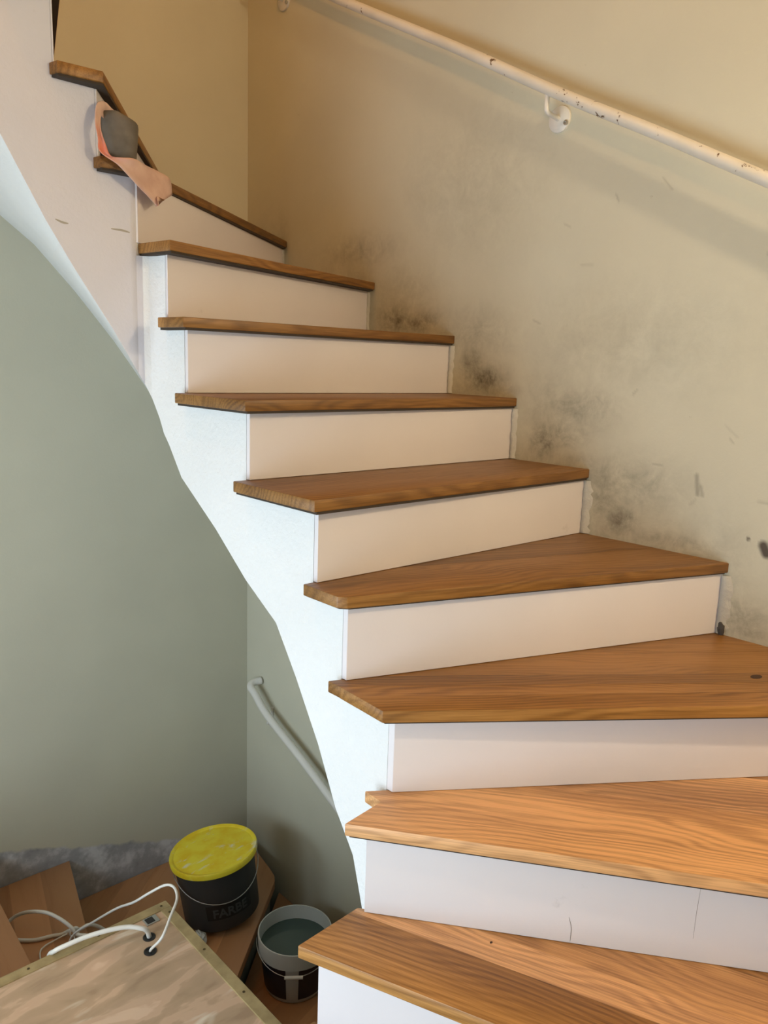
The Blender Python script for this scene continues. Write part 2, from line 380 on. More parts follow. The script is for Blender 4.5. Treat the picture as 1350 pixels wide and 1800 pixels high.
for k in range(KT):
    (a0, b0), (a1, b1) = S[k], S[k+1]; ztop = k-TH-(.013 if k <= 4 else .031)
    # stations: breakpoints of inner/outer paths and bottoms
    fr = {0.0, 1.0} | {i/6 for i in range(7)}
    for x in s_in+CORE.S:
        if a0 < x < a1: fr.add((x-a0)/(a1-a0))
    for x in s_out+OUT.S:
        if b0 < x < b1: fr.add((x-b0)/(b1-b0))
    fr = sorted(fr); fr = [fr[0]]+[f for i, f in enumerate(fr[1:], 1) if f-fr[i-1] > 1e-4]
    cols = []
    for f in fr:
        sa, sb = a0+(a1-a0)*f, b0+(b1-b0)*f; I, O = CORE.at(sa), OUT.at(sb); zi, zo = fin(sa), fout(sb)
        bot = [bm.verts.new(W(I[0]+(O[0]-I[0])*j/4, I[1]+(O[1]-I[1])*j/4, zi+(zo-zi)*j/4)) for j in range(5)]
        cols.append((bot, bm.verts.new(W(*I, ztop)), bm.verts.new(W(*O, ztop))))
    for (A, ai, ao), (B, bi, bo) in zip(cols, cols[1:]):
        for j in range(4): bm.faces.new((A[j], B[j], B[j+1], A[j+1]))
        bm.faces.new((A[0], ai, bi, B[0])); bm.faces.new((ai, ao, bo, bi)); bm.faces.new((A[4], B[4], bo, ao))
    bm.faces.new(cols[0][0]+[cols[0][2], cols[0][1]]); bm.faces.new((cols[-1][0]+[cols[-1][2], cols[-1][1]])[::-1])
body = auto_smooth(obj('stringer_body', bm, M_white, stair), 38)
M_primer = plaster('pinkish_primer', (.63, .635, .70), 60, .5, .002, .03, .3); body.data.materials.append(M_primer)
for p in body.data.polygons:
    if p.normal.y < -.9 and p.center.y > 10.6*H and p.center.x < 5.3*H: p.material_index = 1
body['label'] = 'white rough-plastered curved stringer and underside'

def clip(poly, n, d, keep_ge=True):
    out = []; N = len(poly)
    for i in range(N):
        a, b = poly[i], poly[(i+1) % N]; fa = a[0]*n[0]+a[1]*n[1]-d; fb = b[0]*n[0]+b[1]*n[1]-d
        if not keep_ge: fa, fb = -fa, -fb
        if fa >= -1e-9: out.append(a)
        if (fa > 1e-9 and fb < -1e-9) or (fa < -1e-9 and fb > 1e-9):
            f = fa/(fa-fb); out.append((a[0]+(b[0]-a[0])*f, a[1]+(b[1]-a[1])*f))
    r = []
    for p in out:
        if not r or math.dist(p, r[-1]) > 1e-4: r.append(p)
    if len(r) > 2 and math.dist(r[0], r[-1]) < 1e-4: r.pop()
    return r
def tread(parent, poly, nose, z, widths, mt, name='tread', tones=None, th=TH, offs=None, soften=.0022, seed=0, ang=None, bed=.03):
    """poly in plan units; the nose line gives the grain direction"""
    (a, b) = nose; L = math.dist(a, b); dx = ((b[0]-a[0])/L, (b[1]-a[1])/L)
    if ang: 
        ca, sa = math.cos(ang), math.sin(ang); dx = (dx[0]*ca-dx[1]*sa, dx[0]*sa+dx[1]*ca)
    nn = (-dx[1], dx[0])
    d0 = min(p[0]*nn[0]+p[1]*nn[1] for p in poly)
    cx = sum(p[0] for p in poly)/len(poly); cy = sum(p[1] for p in poly)/len(poly)
    bm = bmesh.new()
    prism(bm, [((cx+(p[0]-cx)*.985)*H, (cy+(p[1]-cy)*.985)*H) for p in poly], (z-th-bed)*H, (z-th+.0)*H)
    base = obj(name, bm, M_bed, parent)
    rot = math.atan2(dx[1], dx[0]); Ri = Matrix.Rotation(-rot, 3, 'Z')
    d = 0; i = 0; dmax = max(p[0]*nn[0]+p[1]*nn[1] for p in poly)-d0
    rnd = random.Random(seed*17+3)
    while d < dmax-.02:
        w = widths[i] if i < len(widths) else rnd.choice((.62, .5, .7, .56))
        if dmax-d-w < .12: w = dmax-d+.01
        pc = clip(clip(poly, nn, d0+d), nn, d0+d+w, False)
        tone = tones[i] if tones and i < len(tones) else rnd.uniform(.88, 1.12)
        d += w; i += 1
        if len(pc) < 3: continue
        lo = d0+d-w; hi = d0+d
        org = Vector((a[0]*H, a[1]*H, z*H))
        pts = []
        for p in pc:
            q = Ri @ (Vector((p[0]*H, p[1]*H, 0))-Vector((org.x, org.y, 0))); pts.append((q.x, q.y))
        bm = bmesh.new(); prism(bm, pts, -th*H, 0)
        bmesh.ops.recalc_face_normals(bm, faces=bm.faces)
        ed = []
        lo_l = ((lo-(a[0]*nn[0]+a[1]*nn[1]))*H, (hi-(a[0]*nn[0]+a[1]*nn[1]))*H)
        for e in bm.edges:
            y0, y1 = e.verts[0].co.y, e.verts[1].co.y
            joint = abs(y0-y1) < 1e-5 and ((abs(y0-lo_l[0]) < 1e-5 and lo > d0+.01) or (abs(y0-lo_l[1]) < 1e-5 and d < dmax-.02))
            vert = abs(e.verts[0].co.z-e.verts[1].co.z) > 1e-4
            if vert and (min(abs(y0-lo_l[0]), abs(y0-lo_l[1])) < 1e-5) and not (lo <= d0+.01 and abs(y0-lo_l[0]) < 1e-5): continue
            if not joint: ed.append(e)
        bevel(bm, soften, 2, ed)
        bmesh.ops.translate(bm, verts=bm.verts, vec=(0, 0, rnd.uniform(-.0002, .0002)))
        o = obj('stave', bm, mt, base); auto_smooth(o, 30)
        o.location = org; o.rotation_euler = (0, 0, rot)
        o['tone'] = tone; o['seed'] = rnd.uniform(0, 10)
    return base
def line_pt(line, u=None, v=None):
    (a, b), (c, e) = line
    if u is not None: return (u, b+(e-b)*(u-a)/(c-a))
    return (a+(c-a)*(v-b)/(e-b), v)
BK = [shift(r, .06) for r in RIS]
TP = {
 0: [(3.45, 5.33), (3.9, -3.5), (7.8, -3.5), line_pt(BK[1], v=5.36)],
 1: [(4.05, 5.33), (7.54, -3.5), (10.5, -3.5), line_pt(BK[2], u=10.5), line_pt(BK[2], v=5.37)],
 2: [(4.66, 5.40), (10.5, -2.59), (10.5, line_pt(BK[3], u=10.5)[1]), line_pt(BK[3], u=5.22), (5.21, 5.47)],
 3: [(5.21, 5.49), (10.5, 1.53), (10.5, line_pt(BK[4], u=10.5)[1]), line_pt(BK[4], u=5.26), (5.26, 6.23)],
 4: [(5.35, 6.245), (10.5, 4.39), (10.5, line_pt(BK[5], u=10.5)[1]), line_pt(BK[5], u=5.27), (5.27, 6.33)],
 5: [(5.22, 6.69), (10.5, 6.66), (10.5, line_pt(BK[6], u=10.5)[1]), line_pt(BK[6], u=5.22)],
 6: [(5.25, 8.10), (10.5, 8.13), (10.5, line_pt(BK[7], u=10.5)[1]), line_pt(BK[7], u=5.25)],
 7: [(5.27, 9.60), (10.5, 9.57), (10.5, line_pt(BK[8], u=10.5)[1]), line_pt(BK[8], u=5.25)],
 8: [(5.31, 10.0), (10.5, 11.70), (10.5, line_pt(BK[9], u=10.5)[1]), (5.24, 10.76), (5.22, 10.74)],
 9: [(4.98, 10.50), (10.5, 14.58), (10.5, 16.1), (8.40, 16.1), line_pt(BK[10], v=10.7), (4.63, 10.54)],
 10: [(4.68, 10.48), (8.5, 16.1), (5.98, 16.1), line_pt(BK[11], v=10.7), (4.12, 10.53)],
 11: [(4.2, 10.5), (6.1, 16.1), (3.80, 16.1), (3.5, 10.5)],
 12: [(3.6, 10.5), (3.9, 16.1), (1.62, 16.1), (2.93, 10.5)],
 13: [(3.0, 10.5), (1.7, 16.1), (-.6, 16.1), (2.33, 10.5)]}
WD = {1: ([.665, .36, .62, .5, .6], [1.25, 2.2, 1.8, 1.5, 1.6]), 2: ([1.2, .8, .9], [2.1, 2.35, 2.2]), 3: ([.37, .26, .28, .7], [1.08, 1.02, .86, .98]),  # first two treads: lamplight put into the tones, on top of plank variation
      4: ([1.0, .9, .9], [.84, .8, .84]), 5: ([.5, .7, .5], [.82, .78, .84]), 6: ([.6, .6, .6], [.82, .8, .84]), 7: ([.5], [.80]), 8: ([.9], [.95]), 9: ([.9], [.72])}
for k in range(KT):
    w, tn = WD.get(k, ([.8, .7], [.85, .9]))
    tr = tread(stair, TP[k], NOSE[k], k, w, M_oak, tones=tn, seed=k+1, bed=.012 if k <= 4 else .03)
    # riser plate on the step below
    r0 = RIS[k]; r1 = shift(r0, .07 if k < 9 else .022)
    if k >= 1:
        bm = bmesh.new()
        ri = core_hit(r1, k)
        prism(bm, [(p[0]*H, p[1]*H) for p in (r0[0], (min(r0[1][0], 10.49), r0[1][1]), (min(r1[1][0], 10.49), r1[1][1]), ri)], (k-1+.004)*H, (k-TH-.014)*H)
        bevel(bm, .0007, 1)
        R = obj('riser', bm, M_riser, stair)
        if k >= 9:
            R.data.materials.append(M_primer)
            for p in R.data.polygons:
                if p.normal.y < -.99 and p.center.x*1.0 < r1[0][0]*H+.02: p.material_index = 1
        if 3 <= k <= 9:      # ragged old filler where the riser meets the wall
            bm = bmesh.new(); n = 16; rnd = random.Random(k); v0 = r0[1][1]; wd_ = {3: .3, 4: .15, 5: .14, 6: .10, 7: .10, 8: .05, 9: .04}[k]
            rows = []
            for i in range(n+1):
                zz = (k-1+.01)+(1-TH-.05)*i/n; ww = wd_*rnd.uniform(.65, 1.1)
                rows.append([bm.verts.new(W(10.5-.004, v0+.02, zz)), bm.verts.new(W(10.5-.05-rnd.uniform(0, .02), v0-.01, zz)), bm.verts.new(W(10.5-.03-rnd.uniform(0, .015), v0-ww*.6, zz)), bm.verts.new(W(10.5-.002, v0-ww, zz))])
            for a, b in zip(rows, rows[1:]):
                for j in range(3): bm.faces.new((a[j], a[j+1], b[j+1], b[j]))
            obj('filler_strip', bm, M_caulk, R, smooth=True)
# dark chip of missing filler at the wall foot of the fourth riser, small knots in the treads
def knot(x, y, z, r, parent):
    bm = bmesh.new(); n = 10; c = W(x, y, z)+Vector((0, 0, .0004)); top = []
    for i in range(n):
        an = 2*math.pi*i/n; rr = r*(1+.1*math.sin(2*an+x)); top.append(bm.verts.new(c+Vector((rr*1.6*math.cos(an), rr*math.sin(an), 0))))
    bm.faces.new(top); return obj('knot', bm, M_knot, parent)
# ------------------------------------------------------------------ lower flight
low = empty('staircase', (0, 0, 0), 'lower flight of worn reddish wooden steps curling down under the white stair', 'staircase')
LT = [(-2.4, [(2.0, 10.75), (2.1, 16.08), (.4, 16.08), (.4, 10.75)], ((2.0, 10.75), (2.1, 16.1))),
      (-3.5, [(3.7, 10.75), (3.76, 12.1), (3.97, 16.08), (2.1, 16.08), (2.0, 10.75)], ((3.7, 10.75), (3.97, 16.1))),
      (-4.55, [(4.55, 10.75), (5.33, 13.9), (5.87, 16.08), (3.97, 16.08), (3.75, 10.75)], ((4.55, 10.75), (5.85, 16.1))),
      (-5.62, [(6.2, 10.72), (9.78, 13.80), (9.90, 13.98), (9.98, 14.3), (10.14, 15.2), (10.2, 16.08), (5.85, 16.08), (4.6, 10.75)], ((6.2, 10.72), (9.78, 13.8))),
      (-6.68, [(5.5, 9.0), (10.48, 10.3), (10.48, 14.6), (6.2, 10.9), (5.5, 10.3)], ((5.5, 9.0), (10.48, 10.3))),
      (-7.75, [(5.5, 7.2), (10.48, 8.0), (10.48, 10.4), (5.5, 9.1)], ((5.5, 7.2), (10.48, 8.0)))]
for i, (z, poly, nose) in enumerate(LT):
    bm = bmesh.new(); cx = sum(p[0] for p in poly)/len(poly); cy = sum(p[1] for p in poly)/len(poly)
    (a, b) = nose; L = math.dist(a, b); nn = (-(b[1]-a[1])/L, (b[0]-a[0])/L)
    d0 = a[0]*nn[0]+a[1]*nn[1]
    front = clip(poly, nn, d0+.22)
    prism(bm, [(p[0]*H, p[1]*H) for p in front], Z0*H, (z-.26)*H)
    R = obj('riser', bm, M_lowface, low); R['label'] = 'grey-green painted riser block'
    tread(low, poly, nose, z, [.62, .62, .62], M_beech, seed=30+i, th=.22, soften=.003, tones=[.85, 1.12, .92, 1.05])
bm = bmesh.new(); prism(bm, [(p[0]*H, p[1]*H) for p in ((-5, -3.5), (3.55, -3.5), (3.3, 5.2), (.4, 5.2), (.4, 16.1), (-5, 16.1))], -2.2*H, -1.25*H)
structure(obj('floor_landing', bm, plaster('pale_bounce_landing', (.62, .58, .52), 60, .2)))  # unseen landing made pale so it bounces light onto the soffit
bm = bmesh.new()      # inner wall of the well under the upper flight
prism(bm, [(p[0]*H, p[1]*H) for p in ((5.32, 5.3), (5.42, 5.3), (5.42, 10.7), (5.32, 10.7))], Z0*H, -4.2*H)
prism(bm, [(p[0]*H, p[1]*H) for p in ((.6, 10.62), (5.32, 10.62), (5.32, 10.7), (.6, 10.7))], Z0*H, -5.2*H)
structure(obj('wall_well', bm, M_lowface))
# ------------------------------------------------------------------ handrails
def rail(name, label, pts, r, brackets, uwall=10.5, hook=None, mt=M_rail):
    root = empty(name, W(uwall, pts[0][1], pts[0][2]), label, 'handrail')
    inv = Matrix.Translation(-root.location)
    bm = bmesh.new(); tube(bm, spline([W(*p) for p in pts], 6), r, 20); bm.transform(inv)
    obj('rail_tube', bm, mt, root, smooth=True)
    for (v, z, zr, rr) in brackets:      # rosette centre on the wall, rail height above
        bm = bmesh.new(); n = 40; rings = []
        for q, x in ((rr, .0), (rr, .006), (rr-.003, .009), (.010, .011)):
            rings.append([bm.verts.new(W(uwall, v, z)+Vector((-x, q*math.cos(2*math.pi*i/n), q*math.sin(2*math.pi*i/n)))) for i in range(n)])
        for a, b in zip(rings, rings[1:]):
            for i in range(n): bm.faces.new((a[i], a[(i+1) % n], b[(i+1) % n], b[i]))
        bm.faces.new(rings[0]); bm.faces.new(rings[-1]); bm.transform(inv)
        B = obj('bracket', bm, M_railw, root); auto_smooth(B)
        c = W(uwall, v, z); x = pts[0][0]
        P = [c+Vector((-.008, 0, 0)), c+Vector((-.030, .0, .002)), c+Vector((-(uwall-x)*H+.006, .0, .006)), c+Vector((-(uwall-x)*H, .0, .018)), Vector((x*H, v*H, zr*H-.01))]
        bm = bmesh.new(); tube(bm, spline(P, 8), .0065, 12); bm.transform(inv)
        obj('bracket_arm', bm, M_railw, B, smooth=True)
        bm = bmesh.new(); rings = []
        for q, xx in ((.0065, .010), (.0065, .014), (.003, .0145), (.003, .012)):
            rings.append([bm.verts.new(W(uwall, v, z)+Vector((-xx, -.026+q*math.cos(2*math.pi*i/16), -.014+q*math.sin(2*math.pi*i/16)))) for i in range(16)])
        for a, b in zip(rings, rings[1:]):
            for i in range(16): bm.faces.new((a[i], a[(i+1) % 16], b[(i+1) % 16], b[i]))
        bm.faces.new(rings[-1]); bm.transform(inv); obj('screw', bm, M_steel, B)
    return root
xr = 10.14
rail('handrail', 'chipped off-white round handrail fixed to the cream wall above the oak stairs',
     [(xr, 1.0, 7.12), (xr, 4.32, 8.80), (xr, 5.8, 9.57), (xr, 7.43, 10.39), (xr, 9.55, 11.52), (xr, 12.47, 13.02), (xr, 14.9, 14.3), (xr, 15.4, 14.5)], .0152,
     [(7.65, 10.16, 10.5, .034), (14.74, 13.74, 14.2, .034)])
rail('handrail', 'white lower handrail sloping down under the stair, on the grey-green wall',
     [(10.48, 15.42, -1.30), (10.28, 15.47, -1.32), (10.15, 15.40, -1.38), (10.15, 15.20, -1.5), (10.15, 14.68, -1.86), (10.15, 13.32, -2.42), (10.15, 12.07, -2.99), (10.15, 9, -4.4), (10.15, 7, -5.3)], .0165,
     [(14.95, -2.22, -1.78, .03), (8.5, -5.2, -4.63, .03)], mt=M_railw)
# ------------------------------------------------------------------ cabinet standing in the well
m = M_ply = mat('pale_smeared_panel', (.42, .29, .19), .6); t = NT(m); v = t.coord()
vs = t.coord('Object', (2.6, 8, 4), (.3, 0, 0)); g = t.noise(vs, 1.6, 4, .5, .5)
c = t.ramp(g, [(.36, (.355, .245, .155)), (.41, (.42, .30, .19)), (.50, (.47, .33, .215)), (.53, (.57, .40, .27)), (.60, (.565, .385, .26)), (.63, (.66, .48, .34))])
s2 = t.noise(t.coord('Object', (5, 16, 4)), 1.1, 3, .5, .4)
c = t.mix(t.math('MULTIPLY', t.math('SUBTRACT', s2, .60, clamp=True), 9, clamp=True), c, (.70, .62, .50)); t.color(c)
M_batten = mat('batten_wood', (.36, .27, .12), .55); t = NT(M_batten)
t.color(t.ramp(t.noise(t.coord('Object', (30, 30, 30)), 1.0, 4), [(.3, (.27, .20, .09)), (.7, (.40, .31, .15))]))
cb = (1.0, 5.6, 5.24, 10.34)      # u0, v0, u1, v1
ZT = -1.95
cab = empty('cabinet', W(3.1, 8, Z0), 'pale wooden cabinet in the stairwell with smeared top panel and cable holes', 'cabinet')
ci = Matrix.Translation(-cab.location)
def cobj(name, bm, m_, parent=cab): bm.transform(ci); return obj(name, bm, m_, parent)
bw = .17
bm = bmesh.new(); box(bm, W(cb[0]+bw, cb[1]+bw, ZT-.10), W(cb[2]-bw, cb[3]-bw, ZT-.018))
panel = cobj('top_panel', bm, M_ply)
for (a, b, c_, d) in ((cb[0], cb[3]-bw, cb[2], cb[3]), (cb[0], cb[1], cb[2], cb[1]+bw), (cb[0], cb[1]+bw, cb[0]+bw, cb[3]-bw), (cb[2]-bw, cb[1]+bw, cb[2], cb[3]-bw)):
    bm = bmesh.new(); box(bm, W(a, b, ZT-.16), W(c_, d, ZT)); bevel(bm, .0015, 2)
    bt = cobj('batten', bm, M_batten)
    L = (c_-a) if (c_-a) > (d-b) else (d-b); n = int(L/.95)
    for i in range(n+1):
        f = (.12+i*(L-.24)/n)/L
        p = ((a+(c_-a)*f, (b+d)/2) if (c_-a) > (d-b) else ((a+c_)/2, b+(d-b)*f))
        bm = bmesh.new(); lathe(bm, [(.0036, 0), (.0036, .0006), (.0015, .0002)], 14, W(*p, ZT)+Vector((0, 0, 0))); cobj('screw', bm, M_screw, bt)
for (a, b, c_, d) in ((cb[0]+.02, cb[3]-.12, cb[2]-.02, cb[3]-.02), (cb[0]+.02, cb[1]+.02, cb[2]-.02, cb[1]+.12), (cb[0]+.02, cb[1]+.12, cb[0]+.12, cb[3]-.12), (cb[2]-.12, cb[1]+.12, cb[2]-.02, cb[3]-.12)):
    bm = bmesh.new(); box(bm, W(a, b, Z0), W(c_, d, ZT-.16)); cobj('side_panel', bm, M_ply)
for (u, v_) in ((4.675, 9.765), (4.555, 9.49)):
    bm = bmesh.new(); lathe(bm, [(.0165, 0), (.0165, .0022), (.0125, .003), (.0115, .0004)], 32, W(u, v_, ZT-.018), cap0=True, cap1=True)
    g_ = cobj('cable_grommet', bm, M_black); auto_smooth(g_)
bm = bmesh.new(); c0 = W(4.86, 10.07, ZT-.018)
box(bm, c0+Vector((-.019, -.015, 0)), c0+Vector((.019, .015, .0035))); bevel(bm, .001, 2)
sk = cobj('inlet_socket', bm, M_steel)
bm = bmesh.new(); box(bm, c0+Vector((-.015, -.011, .0036)), c0+Vector((.007, .011, .0042))); cobj('socket_hole', bm, M_black, sk)
# ------------------------------------------------------------------ cables
M_cable = mat('white_cable', (.72, .71, .66), .4)
def cable(pts, r, label):
    P = [W(*p) for p in pts]; bm = bmesh.new(); tube(bm, spline(P, 8), r, 10)
    o = obj('cable', bm, M_cable, smooth=True); return tag(o, label, 'cable')
cable([(4.555, 9.49, -1.96), (4.535, 9.40, -1.85), (4.624, 9.251, -1.62), (4.852, 9.428, -1.5), (5.069, 9.644, -1.45), (5.162, 9.906, -1.45), (5.115, 10.105, -1.5), (4.966, 10.343, -1.7), (4.865, 10.675, -2.0), (4.871, 11.339, -2.5), (4.81, 12.156, -3.2), (4.751, 12.948, -3.9), (4.706, 13.2, -4.35), (4.5, 12.9, -4.53), (4.2, 12.3, -4.53)], .0036,
      'thin white cable rising from the front grommet and looping over the panel corner')
cable([(4.675, 9.765, -1.96), (4.63, 9.73, -1.82), (4.556, 9.732, -1.74), (4.393, 9.849, -1.70), (4.146, 9.966, -1.70), (3.863, 10.091, -1.74), (3.61, 10.181, -1.80), (3.487, 10.26, -1.87), (3.47, 10.47, -2.1), (3.5, 10.55, -2.6), (3.5, 10.55, -3.3)], .0062,
      'thick white cable from the rear grommet bending over the back edge of the panel')
cable([(3.99, 14.5, -4.52), (4.06, 14.66, -4.44), (4.248, 14.641, -4.3), (4.422, 14.343, -4.1), (4.639, 14.053, -4.05), (4.823, 13.838, -4.15), (4.965, 13.661, -4.3), (5.05, 13.58, -4.45), (5.25, 13.4, -4.48), (5.6, 13.2, -4.7), (5.8, 13.0, -5.1)], .0062,
      'white cable arching over the second wooden step, upper strand of the loop')
cable([(5.87, 13.7, -5.1), (5.65, 13.85, -4.8), (5.351, 13.728, -4.48), (5.141, 13.703, -4.46), (5.0, 13.76, -4.43), (4.85, 13.84, -4.50), (4.682, 13.926, -4.505), (4.4, 14.025, -4.505), (4.158, 14.231, -4.505), (4.02, 14.40, -4.51)], .0062,
      'white cable lying flat on the second wooden step, lower strand of the loop')
cable([(4.25, 13.2, -4.53), (4.36, 13.621, -4.51), (4.487, 13.733, -4.50), (4.679, 13.767, -4.50), (4.9, 13.70, -4.43)], .0026,
      'very thin pale lead curving beside the cable loop near the panel edge')
bm = bmesh.new(); p = W(5.02, 13.66, -4.42)
for i in range(2): tube(bm, [p+Vector((.016*math.cos(a), -.004+.006*i, .016*math.sin(a))) for a in frange(0, 2*math.pi, 16)], .0022, 8)
tube(bm, spline([p+Vector((0, 0, -.014)), p+Vector((-.012, -.03, -.008)), p+Vector((-.022, -.05, .004))], 5), .002, 8)
tag(obj('cable_tie', bm, M_cable, smooth=True), 'small white tie gathering the cable loop behind the panel', 'cable tie')
# ------------------------------------------------------------------ buckets
m = M_dkbucket = mat('dark_grey_plastic', (.035, .037, .037), .5); t = NT(m); v = t.coord()
t.color(t.mix(t.math('MULTIPLY', t.math('SUBTRACT', t.noise(v, 12, 6, .7), .64, clamp=True), 6, clamp=True), (.035, .037, .037), (.10, .11, .105)))
m = M_yel = mat('yellow_lid_plastic', (.75, .58, .02), .5); t = NT(m); v = t.coord()
sm = t.noise(t.coord('Object', (9, 20, 9), (.4, .2, 0)), 1.0, 6, .6, .3)
yy = t.ramp(t.noise(v, 16, 4), [(.35, (.80, .56, .01)), (.6, (.84, .70, .04))])
t.color(t.mix(t.math('MULTIPLY', t.math('SUBTRACT', sm, .56, clamp=True), 8, clamp=True), yy, (.72, .72, .62)))
M_wire = mat('grey_wire', (.45, .45, .43), .4, .8)
yb = empty('bucket', W(8.27, 13.66, -5.58), 'dark grey plastic bucket with yellow lid on the corner step', 'bucket')
YH = .252
bm = bmesh.new(); lathe(bm, [(.144, 0), (.147, .004), (.154, YH-.035), (.160, YH-.033), (.161, YH-.002), (.154, YH)], 64)
auto_smooth(obj('bucket_body', bm, M_dkbucket, yb))
bm = bmesh.new(); lathe(bm, [(.162, YH-.014), (.170, YH-.014), (.1715, YH+.002), (.168, YH+.008), (.161, YH+.007), (.155, YH+.001), (.05, YH+.003), (.002, YH+.0035)], 64)
auto_smooth(obj('lid', bm, M_yel, yb)).__setitem__('label', 'yellow lid smeared with white filler')
bm = bmesh.new()
hp = []
for i in range(25):      # wire handle hanging on the front
    a = math.pi*i/24; hp.append(Vector((-.165*math.cos(a), -.158*math.sin(a)-.004, YH-.035-.095*math.sin(a))))
tube(bm, hp, .0018, 8); hd = obj('handle', bm, M_wire, yb, smooth=True); hd.rotation_euler = (0, 0, math.radians(-14))
# block lettering on the bucket front, wrapped on the cone
def wrapped_text(txt, size, ang0, z0, radius_at, mt, parent, depth=.0008, width=None, name='lettering'):
    cu = bpy.data.curves.new('txt', 'FONT'); cu.body = txt; cu.size = size; cu.extrude = depth; cu.offset = size*.02; cu.align_x = 'CENTER'
    to = bpy.data.objects.new('txt', cu); COL.objects.link(to)
    dg = bpy.context.evaluated_depsgraph_get(); me = bpy.data.meshes.new_from_object(to.evaluated_get(dg))
    COL.objects.unlink(to); bpy.data.objects.remove(to)
    for vv in me.vertices:
        x, y, z = vv.co; r = radius_at(z0+y)+.0010+z; a = ang0+x/r
        vv.co = (r*math.cos(a), r*math.sin(a), z0+y)
    return link(name, me, mt, parent)
M_letter = mat('grey_lettering', (.055, .058, .055), .6)
rad = lambda z: .147+(.154-.147)*max(0, min(1, z/(YH-.035)))
A0 = math.radians(-104)
bm = bmesh.new(); rows = []
for j in range(5):
    z = .052+.062*j/4; rows.append([bm.verts.new(((rad(z)+.0006)*math.cos(A0+a), (rad(z)+.0006)*math.sin(A0+a), z)) for a in frange(-.62, .62, 20)])
for a, b in zip(rows, rows[1:]):
    for i in range(20): bm.faces.new((a[i], a[i+1], b[i+1], b[i]))
obj('label_block', bm, mat('black_print', (.008, .008, .008), .5), yb, smooth=True)
wrapped_text('FARBE', .050, A0, .062, rad, M_letter, yb)
yb.matrix_world = Matrix.Translation(yb.location+Vector((0, 0, .018))) @ Matrix.Rotation(math.radians(-7.5), 4, Fh)
# white bucket of water
wbk = empty('bucket', W(9.03, 11.98, -6.665), 'open white bucket of murky water with dark printed label, on the lowest visible step', 'bucket')
BH = .225; ra = lambda z: .112+(.138-.112)*z/BH
M_wplast = mat('white_bucket_plastic', (.56, .57, .54), .45)
bm = bmesh.new(); lathe(bm, [(.110, 0), (.113, .004), (.131, BH-.07), (.139, BH-.066), (.142, BH-.004), (.141, BH), (.137, BH), (.133, BH-.05), (.112, .006), (.002, .006)], 64)
auto_smooth(obj('bucket_body', bm, M_wplast, wbk))
M_lab = mat('navy_black_label', (.010, .012, .022), .35)
t = NT(M_lab); v = t.coord()
t.color(t.mix(t.math('MULTIPLY', t.math('SUBTRACT', t.noise(v, 30, 3), .68, clamp=True), 6, clamp=True), (.010, .012, .022), (.09, .09, .11)))
bm = bmesh.new()
FA = math.radians(-131)      # direction of the bare stripe, towards the camera
rows = []
for j in range(7):
    z = .018+(BH-.072-.018)*j/6; rr = .113+(.131-.113)*z/(BH-.07)+.0012
    rows.append([bm.verts.new((rr*math.cos(FA+a), rr*math.sin(FA+a), z)) for a in frange(.19, 2*math.pi-.19, 60)])
for a, b in zip(rows, rows[1:]):
    for i in range(60): bm.faces.new((a[i], a[i+1], b[i+1], b[i]))
obj('printed_label', bm, M_lab, wbk, smooth=True)
m = M_water = mat('murky_water', (.055, .085, .075), .06)
bm = bmesh.new(); lathe(bm, [(.1335, BH-.062), (.1335, BH-.055), (.002, BH-.055)], 48); obj('water', bm, M_water, wbk, smooth=False)
bm = bmesh.new(); hp = []
for i in range(25):
    a = math.pi*i/24; hp.append(Vector((-.146*math.cos(a), -.137*math.sin(a)-.012*math.sin(a), BH-.03-.051*math.sin(a))))
tube(bm, hp, .0016, 8); hd = obj('handle', bm, M_wire, wbk, smooth=True); hd.rotation_euler = (0, 0, FA+math.pi/2+.05)
bm = bmesh.new(); tube(bm, [Vector((x, -.1505, BH-.081)) for x in (-.034, 0, .034)], .0065, 12)
gr = obj('grip', bm, M_railw, hd)
# ------------------------------------------------------------------ crumpled bits of plastic on the corner step
def crumple(c, sx, sy, sz, label, seed):
    rnd = random.Random(seed); bm = bmesh.new(); bmesh.ops.create_icosphere(bm, subdivisions=3, radius=1)
    for v in bm.verts:
        k = 1+rnd.uniform(-.18, .22); v.co = Vector((v.co.x*sx*k, v.co.y*sy*k, max(-.9, v.co.z*k)*sz))
    o = obj('plastic_scrap', bm, mat('white_scrap', (.46, .47, .44), .5)); o.location = c
    return tag(o, label, 'scrap')
crumple(W(7.16, 13.60, -5.45), .022, .035, .026, 'crumpled white plastic scrap against the dark bucket, upper of two', 2)
crumple(W(7.40, 13.12, -5.47), .022, .030, .022, 'folded white plastic scrap beside the panel edge, lower of two', 5)
# ------------------------------------------------------------------ felt block and pink paper on the ninth step
m = M_cup = mat('taupe_plastic', (.16, .145, .11), .8); t = NT(m); v = t.coord()
t.color(t.ramp(t.noise(v, 30, 5), [(.35, (.095, .083, .066)), (.65, (.145, .125, .10))]))
bm = bmesh.new(); n = 40
CB = W(4.97, 10.74, 9.0)
rings = []
HC = .108
for q, zf in ((.80, 0), (.90, .03), (1, .5), (1.04, .86), (1.02, .96), (.94, 1.0), (.3, 1.0)):
    ring = []
    for i in range(n):
        a = 2*math.pi*i/n; x, y = .047*q*math.cos(a), .036*q*math.sin(a)
        # local x runs across the view
        side = x/.047; z = HC*zf*(1-.20*max(0, side-.2)*(zf > .7))
        ring.append(bm.verts.new(CB+Vector((x*.7304+y*.6831, -x*.6831+y*.7304, z))))
    rings.append(ring)
for a, b in zip(rings, rings[1:]):
    for i in range(n): bm.faces.new((a[i], a[(i+1) % n], b[(i+1) % n], b[i]))
bm.faces.new(rings[0][::-1]); bm.faces.new(rings[-1])
